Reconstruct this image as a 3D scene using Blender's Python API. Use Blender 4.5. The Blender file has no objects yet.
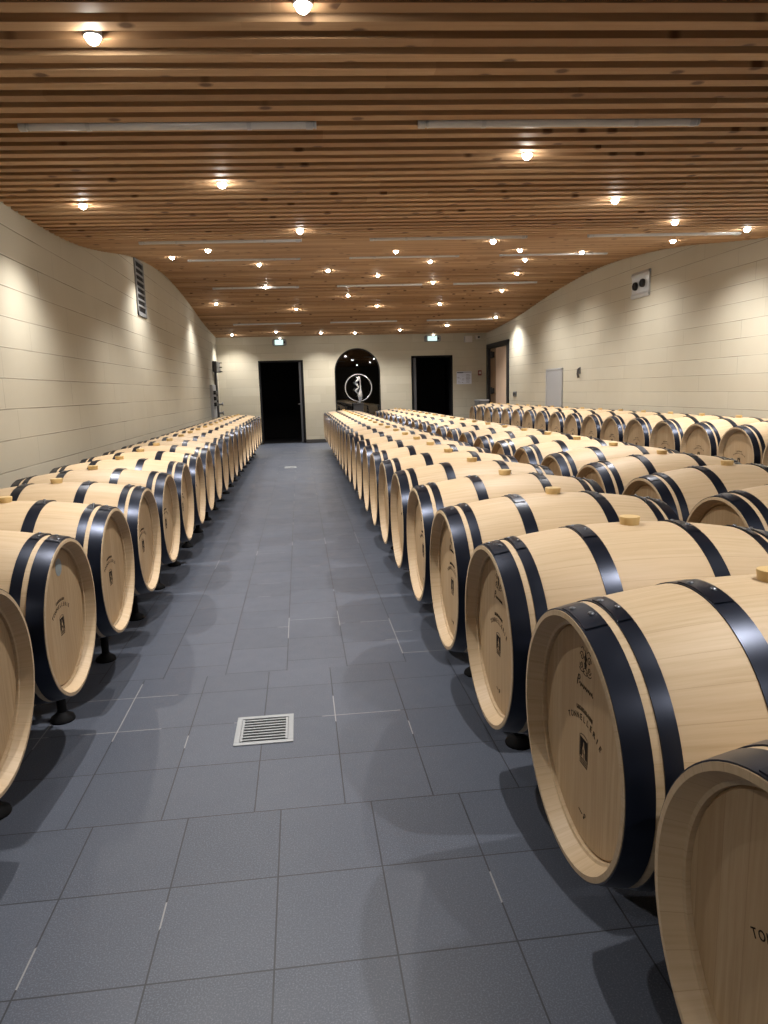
import bpy, bmesh, math, random
from math import pi, sin, cos, floor
from mathutils import Vector, Matrix
random.seed(7)
S = bpy.context.scene
COL = S.collection

# ------------------------------------------------------------------ helpers
def link(name, me, parent=None, loc=(0, 0, 0), rz=0.0):
    o = bpy.data.objects.new(name, me); COL.objects.link(o)
    o.location = loc; o.rotation_euler = (0, 0, rz)
    if parent is not None: o.parent = parent
    return o
def tag(o, label=None, cat=None, group=None, kind=None):
    if label: o['label'] = label
    if cat: o['category'] = cat
    if group: o['group'] = group
    if kind: o['kind'] = kind
    return o
def thing(name, label, cat, loc=(0, 0, 0), rz=0.0, group=None):
    return tag(link(name, None, None, loc, rz), label, cat, group)
def mesh(name, bm, mats, smooth=False, angle=None):
    me = bpy.data.meshes.new(name)
    bmesh.ops.recalc_face_normals(bm, faces=bm.faces[:])
    bm.to_mesh(me); bm.free()
    for m in (mats if isinstance(mats, (list, tuple)) else [mats]): me.materials.append(m)
    if smooth:
        for p in me.polygons: p.use_smooth = True
        if angle: me.set_sharp_from_angle(angle=math.radians(angle))
    return me
def box(bm, x0, x1, y0, y1, z0, z1, mi=0, M=None):
    vs = [bm.verts.new((x, y, z)) for x in (x0, x1) for y in (y0, y1) for z in (z0, z1)]
    if M is not None:
        for v in vs: v.co = M @ v.co
    for f in ((0, 1, 3, 2), (4, 6, 7, 5), (0, 4, 5, 1), (2, 3, 7, 6), (0, 2, 6, 4), (1, 5, 7, 3)):
        bm.faces.new([vs[i] for i in f]).material_index = mi
def bbox(bm, x0, x1, y0, y1, z0, z1, r=.004, mi=0, M=None):
    t = bmesh.new(); box(t, x0, x1, y0, y1, z0, z1, mi)
    bmesh.ops.bevel(t, geom=t.edges[:], offset=r, segments=2, profile=.5, affect='EDGES')
    if M is not None: t.transform(M)
    merge(bm, t)
def merge(bm, t):
    me = bpy.data.meshes.new('tmp'); t.to_mesh(me); t.free()
    bm.from_mesh(me); bpy.data.meshes.remove(me)
def lathe(bm, prof, n=32, M=None, closed=False, mi=0, a0=0.0, a1=2 * pi):
    """revolve (r, h) pairs around local Z"""
    full = abs(a1 - a0 - 2 * pi) < 1e-6
    cnt = n if full else n + 1
    rings = []
    for r, h in prof:
        if r < 1e-6:
            v = bm.verts.new((0, 0, h)); rings.append([v] * cnt)
        else:
            rings.append([bm.verts.new((r * cos(a0 + (a1 - a0) * k / n), r * sin(a0 + (a1 - a0) * k / n), h)) for k in range(cnt)])
    vs = {v for R in rings for v in R}
    pairs = list(zip(rings, rings[1:])) + ([(rings[-1], rings[0])] if closed else [])
    for A, B in pairs:
        for k in range(n):
            k2 = (k + 1) % cnt
            q = []
            for v in (A[k], A[k2], B[k2], B[k]):
                if v not in q: q.append(v)
            if len(q) > 2: bm.faces.new(q).material_index = mi
    if M is not None:
        for v in vs: v.co = M @ v.co
def tube(bm, pts, r, n=10, closed=False, mi=0):
    pts = [Vector(p) for p in pts]; m = len(pts); rings = []
    up = None
    for i, p in enumerate(pts):
        a = pts[(i - 1) % m] if (closed or i > 0) else p
        b = pts[(i + 1) % m] if (closed or i < m - 1) else p
        t = (b - a).normalized()
        if up is None: up = t.orthogonal().normalized()
        up = (up - t * up.dot(t)).normalized(); s = t.cross(up)
        rr = r(i / (m - 1)) if callable(r) else r
        rings.append([bm.verts.new(p + (up * cos(2 * pi * k / n) + s * sin(2 * pi * k / n)) * rr) for k in range(n)])
    for i in range(m if closed else m - 1):
        A, B = rings[i], rings[(i + 1) % m]
        for k in range(n): bm.faces.new((A[k], A[(k + 1) % n], B[(k + 1) % n], B[k])).material_index = mi
    if not closed:
        bm.faces.new(rings[0][::-1]).material_index = mi; bm.faces.new(rings[-1]).material_index = mi
def prism(bm, poly, d, mi=0, M=None):
    """poly in (u, v), extruded along w by d (w from d[0] to d[1])"""
    A = [bm.verts.new((u, v, d[0])) for u, v in poly]; B = [bm.verts.new((u, v, d[1])) for u, v in poly]
    if M is not None:
        for q in A + B: q.co = M @ q.co
    n = len(poly)
    bm.faces.new(A[::-1]).material_index = mi; bm.faces.new(B).material_index = mi
    for k in range(n): bm.faces.new((A[k], A[(k + 1) % n], B[(k + 1) % n], B[k])).material_index = mi
AX = Matrix(((0, 0, 1, 0), (0, 1, 0, 0), (-1, 0, 0, 0), (0, 0, 0, 1)))       # local Z -> world X
UVX = Matrix(((0, 0, 1, 0), (1, 0, 0, 0), (0, 1, 0, 0), (0, 0, 0, 1)))       # (u,v,w) -> (w,u,v)
UVY = Matrix(((1, 0, 0, 0), (0, 0, -1, 0), (0, 1, 0, 0), (0, 0, 0, 1)))      # (u,v,w) -> (u,-w,v)

# ------------------------------------------------------------------ materials
class NT:
    def __init__(s, name):
        s.m = bpy.data.materials.new(name); s.m.use_nodes = True
        s.t = s.m.node_tree; s.b = s.t.nodes['Principled BSDF']
    def n(s, typ, **kw):
        o = s.t.nodes.new(typ)
        for k, v in kw.items(): setattr(o, k, v)
        return o
    def inp(s, sock, v):
        if isinstance(v, bpy.types.NodeSocket): s.t.links.new(v, sock)
        elif v is not None:
            if hasattr(sock, 'default_value') and sock.type == 'RGBA' and len(v) == 3: v = (*v, 1)
            sock.default_value = v
    def math(s, op, a, b=None, c=None, clamp=False):
        o = s.n('ShaderNodeMath', operation=op); o.use_clamp = clamp
        for i, v in enumerate((a, b, c)):
            if v is not None: s.inp(o.inputs[i], v)
        return o.outputs[0]
    def mix(s, f, a, b, mode='MIX'):
        o = s.n('ShaderNodeMix', data_type='RGBA', blend_type=mode)
        s.inp(o.inputs['Factor'], f); s.inp(o.inputs['A'], a); s.inp(o.inputs['B'], b)
        return [x for x in o.outputs if x.type == 'RGBA'][0]
    def coord(s, which='Object'): return s.n('ShaderNodeTexCoord').outputs[which]
    def pos(s): return s.n('ShaderNodeNewGeometry').outputs['Position']
    def sep(s, v):
        o = s.n('ShaderNodeSeparateXYZ'); s.inp(o.inputs[0], v); return o.outputs
    def comb(s, x, y, z):
        o = s.n('ShaderNodeCombineXYZ')
        for i, v in enumerate((x, y, z)): s.inp(o.inputs[i], v)
        return o.outputs[0]
    def vmul(s, v, k):
        o = s.n('ShaderNodeVectorMath', operation='MULTIPLY'); s.inp(o.inputs[0], v); s.inp(o.inputs[1], k); return o.outputs[0]
    def vadd(s, v, k):
        o = s.n('ShaderNodeVectorMath', operation='ADD'); s.inp(o.inputs[0], v); s.inp(o.inputs[1], k); return o.outputs[0]
    def noise(s, v, scale=5, detail=4, rough=.55):
        o = s.n('ShaderNodeTexNoise'); s.inp(o.inputs['Vector'], v)
        o.inputs['Scale'].default_value = scale; o.inputs['Detail'].default_value = detail; o.inputs['Roughness'].default_value = rough
        return o.outputs['Fac']
    def white(s, v):
        o = s.n('ShaderNodeTexWhiteNoise', noise_dimensions='3D'); s.inp(o.inputs['Vector'], v); return o.outputs['Value']
    def ramp(s, f, stops):
        o = s.n('ShaderNodeValToRGB'); s.inp(o.inputs[0], f); e = o.color_ramp.elements
        while len(e) < len(stops): e.new(.5)
        for q, (p, c) in zip(e, stops): q.position = p; q.color = (*c, 1) if len(c) == 3 else c
        return o.outputs[0]
    def rnd(s): return s.n('ShaderNodeObjectInfo').outputs['Random']
    def bump(s, h, st=.2, d=.01):
        o = s.n('ShaderNodeBump'); s.inp(o.inputs['Height'], h)
        o.inputs['Strength'].default_value = st; o.inputs['Distance'].default_value = d
        s.t.links.new(o.outputs[0], s.b.inputs['Normal'])
    def set(s, **kw):
        for k, v in kw.items(): s.inp(s.b.inputs[k.replace('_', ' ')], v)
        return s.m

def plain(name, col, rough=.5, metal=0.0, spec=.5, var=.06, scale=30):
    t = NT(name); nz = t.noise(t.coord(), scale, 3)
    c = t.mix(nz, [max(0, v * (1 - var)) for v in col], [v * (1 + var) for v in col])
    r = t.math('MULTIPLY_ADD', nz, .1, rough - .05)
    return t.set(Base_Color=c, Roughness=r, Metallic=metal, Specular_IOR_Level=spec)

def oak_staves():
    t = NT('oak_staves'); o = t.coord(); x, y, z = t.sep(o)
    ang = t.math('ARCTAN2', y, t.math('SUBTRACT', z, .345))
    a = t.math('MULTIPLY', ang, 30 / (2 * pi)); idx = t.math('FLOOR', a); fr = t.math('FRACT', t.math('ADD', a, 40))
    r = t.rnd()
    v = t.white(t.comb(idx, r, 3.0))
    arc = t.math('MULTIPLY', ang, .34)
    g = t.noise(t.comb(t.math('MULTIPLY_ADD', v, 9, t.math('MULTIPLY', x, 1.6)), t.math('MULTIPLY', arc, 38), t.math('MULTIPLY', r, 20)), 2.0, 6, .62)
    fine = t.noise(t.comb(t.math('MULTIPLY', x, 14), t.math('MULTIPLY', arc, 260), v), 1.0, 3)
    c = t.ramp(g, [(.28, (.46, .335, .195)), (.5, (.55, .418, .265)), (.72, (.61, .475, .315))])
    c = t.mix(t.math('MULTIPLY', fine, .25), c, (.49, .345, .205))
    c = t.mix(t.math('MULTIPLY', v, .26), c, (.53, .375, .22))
    c = t.mix(t.math('MULTIPLY', r, .25), c, (.61, .455, .29))
    seam = t.math('LESS_THAN', t.math('MINIMUM', fr, t.math('SUBTRACT', 1.0, fr)), .012)
    c = t.mix(t.math('MULTIPLY', seam, .30), c, (.26, .15, .07))
    t.bump(t.math('SUBTRACT', t.math('MULTIPLY', g, .3), seam), .12, .003)
    return t.set(Base_Color=c, Roughness=.52, Specular_IOR_Level=.35)
def oak_head():
    t = NT('oak_head'); o = t.coord(); x, y, z = t.sep(o)
    r = t.rnd()
    yy = t.math('ADD', y, t.math('MULTIPLY', r, .05))
    a = t.math('DIVIDE', yy, .062); idx = t.math('FLOOR', a); fr = t.math('FRACT', t.math('ADD', a, 30))
    v = t.white(t.comb(idx, r, t.math('FLOOR', t.math('MULTIPLY', x, 3))))
    g = t.noise(t.comb(t.math('MULTIPLY', yy, 46), t.math('MULTIPLY_ADD', v, 7, t.math('MULTIPLY', z, 2.2)), t.math('MULTIPLY', r, 20)), 2.0, 6, .6)
    fine = t.noise(t.comb(t.math('MULTIPLY', yy, 300), t.math('MULTIPLY', z, 12), v), 1.0, 3)
    c = t.ramp(g, [(.3, (.41, .285, .160)), (.52, (.50, .36, .215)), (.72, (.57, .425, .265))])
    c = t.mix(t.math('MULTIPLY', fine, .28), c, (.42, .26, .125))
    c = t.mix(t.math('MULTIPLY', v, .5), c, (.41, .27, .14))
    seam = t.math('LESS_THAN', t.math('MINIMUM', fr, t.math('SUBTRACT', 1.0, fr)), .010)
    c = t.mix(t.math('MULTIPLY', seam, .4), c, (.24, .135, .06))
    t.bump(t.math('SUBTRACT', t.math('MULTIPLY', g, .3), seam), .1, .003)
    return t.set(Base_Color=c, Roughness=.58, Specular_IOR_Level=.3)
def stone(name, axis, ch, oz, L, seed, LS=2.2, base=((.50, .465, .375), (.545, .515, .425))):
    """ashlar: axis 0 = along X, 1 = along Y; courses ch high; joints vary in length"""
    t = NT(name); p = t.pos(); X = t.sep(p); u = X[axis]; z = X[2]
    wob = t.math('MULTIPLY_ADD', t.noise(p, 1.2, 2), .008, -.004)
    rz = t.math('DIVIDE', t.math('SUBTRACT', t.math('ADD', z, wob), oz), ch); row = t.math('FLOOR', rz); fz = t.math('FRACT', t.math('ADD', rz, 40))
    w = t.white(t.comb(row, seed, 1.0)); w2 = t.white(t.comb(row, seed, 5.0))
    ul = t.math('ADD', t.math('DIVIDE', u, t.math('MULTIPLY_ADD', w2, L * .5, L * .75)), t.math('MULTIPLY', w, 9))
    col = t.math('FLOOR', ul); fu = t.math('FRACT', t.math('ADD', ul, 100))
    bid = t.white(t.comb(row, col, seed))
    dz = t.math('MULTIPLY', t.math('MINIMUM', fz, t.math('SUBTRACT', 1.0, fz)), ch)
    du = t.math('MULTIPLY', t.math('MINIMUM', fu, t.math('SUBTRACT', 1.0, fu)), L)
    d = t.math('MINIMUM', dz, t.math('MULTIPLY_ADD', du, 1.3, .0015))
    big = t.noise(t.vadd(p, (seed, 0, 0)), .9, 3); med = t.noise(p, 5.0, 5); grain = t.noise(t.vmul(p, (1, 1, 1)), 60, 3)
    c = t.mix(bid, base[0], base[1])
    c = t.mix(t.math('MULTIPLY', t.noise(t.vmul(p, (1.6, 1.6, .35)), 2.2, 4), .55), t.mix(t.math('MULTIPLY', med, .45), c, (.455, .415, .32)), (.44, .40, .31))
    c = t.mix(t.math('MULTIPLY', t.math('POWER', big, 2.0), .6), c, (.60, .575, .49))
    c = t.mix(t.math('MULTIPLY', grain, .2), c, (.44, .40, .315))
    wid = t.math('MULTIPLY_ADD', t.noise(p, 2.3, 3), .012, .001)
    line = t.math('SUBTRACT', 1.0, t.math('DIVIDE', d, wid), clamp=True)
    strength = t.math('MULTIPLY_ADD', t.noise(t.vadd(p, (4, 9, 2)), 1.1, 2), LS, -.24 * LS, clamp=True)
    c = t.mix(t.math('MULTIPLY', line, strength), c, (.11, .09, .065))
    hi = t.math('LESS_THAN', t.math('ABSOLUTE', t.math('SUBTRACT', t.math('MULTIPLY', fz, ch), .009)), .0035)
    c = t.mix(t.math('MULTIPLY', hi, t.math('MULTIPLY', strength, .35)), c, (.74, .70, .60))
    t.bump(t.math('ADD', t.math('MULTIPLY', line, -1.0), t.math('MULTIPLY', grain, .12)), .35, .004)
    return t.set(Base_Color=c, Roughness=.85, Specular_IOR_Level=.2)
def floor_tiles():
    t = NT('slate_tiles'); p = t.pos(); x, y, z = t.sep(p)
    L = .302; LY = .334
    zone = t.math('GREATER_THAN', y, 2.185)
    xa = t.math('ADD', t.math('DIVIDE', t.math('ADD', x, .123), L), t.math('MULTIPLY', zone, .29))
    zone2 = t.math('GREATER_THAN', y, 3.39)
    xa = t.math('SUBTRACT', xa, t.math('MULTIPLY', zone2, .29))
    ix = t.math('FLOOR', xa); fx = t.math('FRACT', t.math('ADD', xa, 50))
    par = t.math('MULTIPLY', t.math('MODULO', t.math('ADD', ix, 100), 2.0), zone2)
    ya = t.math('ADD', t.math('DIVIDE', t.math('SUBTRACT', y, 2.185), LY), t.math('MULTIPLY', par, .36))
    iy = t.math('FLOOR', ya); fy = t.math('FRACT', t.math('ADD', ya, 50))
    bid = t.white(t.comb(ix, iy, zone)); b2 = t.white(t.comb(ix, iy, 7.0))
    dx = t.math('MULTIPLY', t.math('MINIMUM', fx, t.math('SUBTRACT', 1.0, fx)), L)
    dy = t.math('MULTIPLY', t.math('MINIMUM', fy, t.math('SUBTRACT', 1.0, fy)), LY)
    d = t.math('MINIMUM', dx, dy)
    n1 = t.noise(p, 1.1, 4); n2 = t.noise(p, 9, 5); n3 = t.noise(p, 240, 2)
    c = t.mix(bid, (.059, .068, .090), (.078, .089, .117))
    c = t.mix(t.math('MULTIPLY', n2, .5), c, (.060, .070, .096))
    c = t.mix(t.math('MULTIPLY', n1, .4), c, (.095, .108, .142))
    spk = t.math('MULTIPLY_ADD', n3, 4.0, -2.0, clamp=True)
    c = t.mix(t.math('MULTIPLY', spk, .75), c, (.17, .19, .24))
    line = t.math('LESS_THAN', d, .0022)
    pale = t.math('GREATER_THAN', t.noise(t.vadd(p, (3, 5, 0)), 1.6, 2), .60)
    c = t.mix(line, c, t.mix(pale, (.03, .032, .04), (.25, .25, .26)))
    t.bump(t.math('ADD', t.math('MULTIPLY', line, -1.0), t.math('MULTIPLY', n3, .35)), .22, .002)
    r = t.math('MULTIPLY_ADD', n2, .16, t.math('MULTIPLY_ADD', b2, .06, .34))
    return t.set(Base_Color=c, Roughness=r, Specular_IOR_Level=.42)
PITCH = .138
def pine_slats():
    t = NT('pine_slats'); p = t.pos(); x, y0, z = t.sep(p); y = t.math('MULTIPLY_ADD', x, .062, y0)
    k = t.math('FLOOR', t.math('DIVIDE', y, PITCH)); w = t.white(t.comb(k, 2.0, 1.0))
    seg = t.math('FLOOR', t.math('ADD', t.math('DIVIDE', x, 2.6), t.math('MULTIPLY', w, 7)))
    v = t.white(t.comb(k, seg, 3.0))
    g = t.noise(t.comb(t.math('MULTIPLY', x, 1.3), t.math('MULTIPLY_ADD', v, 30, t.math('MULTIPLY', y, 26)), t.math('MULTIPLY', z, 26)), 1.6, 5, .6)
    c = t.ramp(g, [(.3, (.52, .33, .18)), (.55, (.62, .41, .235)), (.75, (.67, .47, .285))])
    c = t.mix(t.math('MULTIPLY', v, .8), c, (.36, .20, .095))
    c = t.mix(t.math('MULTIPLY', t.math('POWER', t.white(t.comb(k, 9.0, 4.0)), 3.0), .6), c, (.25, .135, .06))
    vo = t.n('ShaderNodeTexVoronoi', voronoi_dimensions='2D'); t.inp(vo.inputs['Vector'], t.comb(t.math('MULTIPLY_ADD', w, 31, t.math('MULTIPLY', x, 5.5)), t.math('DIVIDE', y, PITCH), 0))
    vo.inputs['Scale'].default_value = 1.0
    has = t.math('GREATER_THAN', t.sep(vo.outputs['Color'])[0], .82)
    kn = t.math('MULTIPLY', t.math('MULTIPLY_ADD', vo.outputs['Distance'], -9.0, 2.0, clamp=True), has)
    c = t.mix(t.math('MULTIPLY', kn, .85), c, (.10, .045, .02))
    return t.set(Base_Color=c, Roughness=.6, Specular_IOR_Level=.3)
def emit(name, col, st):
    t = NT(name)
    return t.set(Base_Color=col, Emission_Color=col, Emission_Strength=st)
def glass_mat():
    t = NT('dark_glass')
    tr = t.n('ShaderNodeBsdfTransparent'); tr.inputs[0].default_value = (.22, .23, .25, 1)
    gl = t.n('ShaderNodeBsdfGlossy'); gl.inputs['Roughness'].default_value = .015; gl.inputs[0].default_value = (1, 1, 1, 1)
    fr = t.n('ShaderNodeFresnel'); fr.inputs[0].default_value = 1.75
    mx = t.n('ShaderNodeMixShader')
    t.t.links.new(fr.outputs[0], mx.inputs[0]); t.t.links.new(tr.outputs[0], mx.inputs[1]); t.t.links.new(gl.outputs[0], mx.inputs[2])
    t.t.links.new(mx.outputs[0], t.t.nodes['Material Output'].inputs['Surface'])
    return t.m
def wood_panel():
    t = NT('pale_door_wood'); p = t.coord(); x, y, z = t.sep(p)
    g = t.noise(t.comb(t.math('MULTIPLY', x, 20), t.math('MULTIPLY', y, 20), t.math('MULTIPLY', z, 1.2)), 2.0, 5)
    return t.set(Base_Color=t.ramp(g, [(.3, (.68, .49, .35)), (.7, (.78, .59, .44))]), Roughness=.5)

STAVE = oak_staves(); HEADM = oak_head()
HOOP = plain('black_hoop_steel', (.015, .020, .036), .32, .65, .6, .15, 9)
RIVET = plain('rivet_steel', (.16, .17, .19), .35, .9)
BUNGM = plain('beige_silicone', (.62, .44, .20), .45, 0, .4, .1)
INK = plain('dark_brand_ink', (.022, .016, .013), .8, 0, .1)
STICK = plain('grey_sticker_paper', (.30, .34, .35), .5, 0, .3, .15, 60)
BLACK = plain('black_painted_steel', (.018, .018, .020), .5, 0, .4)
REST = plain('matt_black_rest', (.004, .004, .005), .65, 0, .15)
STEEL = plain('brushed_steel', (.50, .52, .54), .36, .45, .5, .08, 50)
GALV = plain('galvanised_grate', (.33, .345, .36), .5, .35, .5, .1, 40)
DARKG = plain('dark_grey_metal', (.075, .075, .08), .45, .3)
GREYP = plain('pale_grey_paint', (.40, .41, .43), .45, .1)
MIDG = plain('mid_grey_paint', (.20, .205, .21), .5, .1)
WHITE = plain('white_plastic', (.62, .58, .55), .5)
PAPER = plain('white_board', (.60, .64, .74), .45)
PRINT = plain('grey_print', (.10, .11, .14), .7)
RED = plain('dull_red_plastic', (.28, .09, .08), .5)
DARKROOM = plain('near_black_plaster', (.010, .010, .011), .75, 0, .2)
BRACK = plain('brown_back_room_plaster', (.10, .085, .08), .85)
BACKING = plain('dark_ceiling_backing', (.06, .038, .022), .9, 0, .1)
WOODP = wood_panel(); GLASS = glass_mat()
BULB = emit('lamp_glow', (1.0, .96, .89), 150.0)
EXITM = emit('exit_light_panel', (.70, .96, .93), .95)
PLASTIC = plain('clear_grey_tube', (.62, .63, .64), .22, 0, .5, .04)
SKIRT = plain('dark_skirting_tile', (.050, .047, .045), .5)
CHROME = plain('polished_silver', (.85, .86, .87), .22, .75, .5, .03)
STONE_L = stone('stone_left', 1, .2225, .1915, 1.5, 3.0)
STONE_R = stone('stone_right', 1, .207, .204, 1.35, 11.0, 1.9)
STONE_B = stone('stone_back', 0, .2225, .1915, 1.0, 23.0, .9, ((.44, .385, .28), (.56, .51, .39)))
FLOORM = floor_tiles(); SLAT = pine_slats()

# ------------------------------------------------------------------ room
XL, XR, Y0, YB, ZT = -2.10, 5.18, -4.5, 19.45, 3.75
HC = [(-6, 1.43), (6.5, 1.43), (7.2, 1.462), (7.9, 1.53), (8.7, 1.648), (9.6, 1.785), (10.3, 1.855), (11.2, 1.925), (12.1, 1.96), (12.9, 1.945), (14, 1.885), (15.2, 1.785), (16.2, 1.68), (17, 1.605), (17.9, 1.55), (19.2, 1.485), (21.5, 1.43)]
SKEW = .062                                         # the slats run a little askew of the room
EYE = 1.37
def hc0(y):
    for (a, ha), (b, hb) in zip(HC, HC[1:]):
        if y <= b: return EYE + ha + (hb - ha) * (y - a) / (b - a)
    return EYE + HC[-1][1]
def hc(y, x=0.0):
    y = y + SKEW * x
    return sum(hc0(y + d) * w for d, w in ((-.5, .15), (-.25, .2), (0, .3), (.25, .2), (.5, .15)))

def struct(name, bm, mats, parent=None, smooth=False):
    o = link(name, mesh(name, bm, mats, smooth, 40 if smooth else None), parent)
    if parent is None: tag(o, kind='structure')
    return o
bm = bmesh.new(); box(bm, XL - .3, XR + .9, Y0 - .3, YB + 2.6, -.15, 0); struct('floor', bm, FLOORM)
bm = bmesh.new()
def slat_end(x, c, z0, z1):
    lo, hi = (min(max(c + q - SKEW * x, Y0), YB) for q in (-.035, .035))
    return [(x, lo, z0), (x, hi, z0), (x, hi, z1), (x, lo, z1)]
for k in range(int(Y0 / PITCH) - 4, int(YB / PITCH) + 5):
    c = (k + .5) * PITCH; z = hc(c); E0, E1 = slat_end(XL, c, z, z + .13), slat_end(XR, c, z, z + .13)
    if E0[1][1] - E0[0][1] < .004 and E1[1][1] - E1[0][1] < .004: continue
    vs = [bm.verts.new(q) for q in E0 + E1]
    for f in ((0, 1, 2, 3), (7, 6, 5, 4), (0, 4, 5, 1), (1, 5, 6, 2), (2, 6, 7, 3), (3, 7, 4, 0)): bm.faces.new([vs[i] for i in f])
ys = [Y0 + (YB - Y0) * i / 120 for i in range(121)]
for a, b in zip(ys, ys[1:]):
    q = [hc(a, XL) + .132, hc(a, XR) + .132, hc(b, XR) + .132, hc(b, XL) + .132]
    P = [(XL, a), (XR, a), (XR, b), (XL, b)]
    vs = [bm.verts.new((x, y, z)) for (x, y), z in zip(P, q)] + [bm.verts.new((x, y, z + .04)) for (x, y), z in zip(P, q)]
    for f in ((0, 1, 2, 3), (7, 6, 5, 4), (0, 4, 5, 1), (1, 5, 6, 2), (2, 6, 7, 3), (3, 7, 4, 0)): bm.faces.new([vs[i] for i in f]).material_index = 1
struct('ceiling', bm, [SLAT, BACKING])
# left wall with an opening near the far corner
LO = (18.42, 19.30, 2.19)
bm = bmesh.new()
box(bm, XL - .3, XL, Y0 - .3, LO[0], 0, ZT); box(bm, XL - .3, XL, LO[0], LO[1], LO[2], ZT); box(bm, XL - .3, XL, LO[1], YB + .3, 0, ZT)
box(bm, XL - .3, XL - .26, LO[0], LO[1], 0, LO[2])
struct('wall_left', bm, STONE_L)
# right wall with the doorway
RO = (17.30, 19.30, 2.50)
bm = bmesh.new()
box(bm, XR, XR + .3, Y0 - .3, RO[0], 0, ZT); box(bm, XR, XR + .3, RO[0], RO[1], RO[2], ZT); box(bm, XR, XR + .3, RO[1], YB + .3, 0, ZT)
box(bm, XR + .28, XR + .32, RO[0] - .1, RO[1] + .1, 0, RO[2] + .1)
struct('wall_right', bm, STONE_R)
# back wall: two doorways and the arch
D1 = (-1.04, .15, 2.225); D2 = (3.08, 4.235, 2.27); AC, AR, ASP, ASILL = 1.606, .622, 1.885, .30
bm = bmesh.new(); T = .32
def bw(x0, x1, z0, z1): box(bm, x0, x1, YB, YB + T, z0, z1)
bw(XL - .3, D1[0], 0, ZT); bw(D1[0], D1[1], D1[2], ZT); bw(D1[1], AC - AR, 0, ZT)
bw(AC - AR, AC + AR, 0, ASILL); bw(AC - AR, AC + AR, ASP + AR, ZT)
N = 28
for i in range(N):
    a, b = pi * i / N, pi * (i + 1) / N
    p = [(AC + AR * cos(a), ASP + AR * sin(a)), (AC + AR * cos(a), ASP + AR), (AC + AR * cos(b), ASP + AR), (AC + AR * cos(b), ASP + AR * sin(b))]
    q = []
    for v in p:
        if all((Vector(v) - Vector(w)).length > 1e-4 for w in q): q.append(v)
    if len(q) > 2: prism(bm, q, (-YB - T, -YB), 0, UVY)
bw(AC + AR, D2[0], 0, ZT); bw(D2[0], D2[1], D2[2], ZT); bw(D2[1], XR + .3, 0, ZT)
struct('wall_back', bm, STONE_B)
bm = bmesh.new(); box(bm, XL - .3, XR + .3, Y0 - .3, Y0, 0, ZT); struct('wall_front', bm, STONE_B)
bm = bmesh.new()
for a, b in ((XL, D1[0]), (D1[1], AC - AR), (AC - AR, D2[0]), (D2[1], XR)): bbox(bm, a, b, YB - .018, YB, 0, .10, .003)
struct('baseboard_back', bm, SKIRT)
bm = bmesh.new(); bbox(bm, XL, XL + .018, Y0, LO[0], 0, .10, .003); struct('baseboard_left', bm, SKIRT)
bm = bmesh.new(); bbox(bm, XR - .018, XR, Y0, RO[0], 0, .10, .003); struct('baseboard_right', bm, SKIRT)
# dark rooms behind the openings
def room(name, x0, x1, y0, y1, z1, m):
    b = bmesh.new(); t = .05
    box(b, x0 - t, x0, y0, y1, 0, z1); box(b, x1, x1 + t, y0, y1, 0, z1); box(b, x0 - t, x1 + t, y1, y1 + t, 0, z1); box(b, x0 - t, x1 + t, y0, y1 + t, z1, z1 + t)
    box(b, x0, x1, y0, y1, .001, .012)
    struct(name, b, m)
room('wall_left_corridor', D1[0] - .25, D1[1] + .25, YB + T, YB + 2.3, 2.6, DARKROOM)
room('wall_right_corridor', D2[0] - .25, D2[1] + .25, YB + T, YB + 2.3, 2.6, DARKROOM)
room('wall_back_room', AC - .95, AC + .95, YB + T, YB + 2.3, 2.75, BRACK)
def doorway(name, D, side):
    b = bmesh.new(); f = .045
    bbox(b, D[0], D[0] + f, YB + .015, YB + T - .01, .012, D[2], .004); bbox(b, D[1] - f, D[1], YB + .015, YB + T - .01, .012, D[2], .004)
    bbox(b, D[0], D[1], YB + .015, YB + T - .01, D[2] - f, D[2], .004)
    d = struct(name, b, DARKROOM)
    b = bmesh.new()
    if side > 0: bbox(b, D[1] - f - .075, D[1] - f - .02, YB + .03, YB + .98, .02, D[2] - f - .01, .004)
    else: bbox(b, D[0] + f + .02, D[0] + f + .095, YB + .03, YB + .98, .02, D[2] - f - .01, .004)
    leaf = struct('door_leaf', b, DARKG, d)
    b = bmesh.new(); s = 1 if side > 0 else -1
    x = D[1] - f - .075 if side > 0 else D[0] + f + .095
    tube(b, [(x, YB + .88, 1.05), (x - s * .05, YB + .88, 1.05), (x - s * .05, YB + .76, 1.05)], .011)
    struct('door_handle', b, STEEL, leaf)
doorway('door_1', D1, 1); doorway('door_2', D2, -1)
# arched glazing
b = bmesh.new()
outer = [(AC + AR - .001, ASILL)] + [(AC + (AR - .001) * cos(pi * i / 40), ASP + (AR - .001) * sin(pi * i / 40)) for i in range(41)] + [(AC - AR + .001, ASILL)]
inner = [(AC + AR - .03, ASILL + .03)] + [(AC + (AR - .03) * cos(pi * i / 40), ASP + (AR - .03) * sin(pi * i / 40)) for i in range(41)] + [(AC - AR + .03, ASILL + .03)]
n = len(outer)
for i in range(n):
    j = (i + 1) % n
    prism(b, [outer[i], outer[j], inner[j], inner[i]], (-YB - .13, -YB - .06), 0, UVY)
win = struct('window_1', b, BLACK)
b = bmesh.new(); prism(b, inner, (-YB - .10, -YB - .09), 0, UVY)
struct('window_pane', b, GLASS, win)

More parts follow.
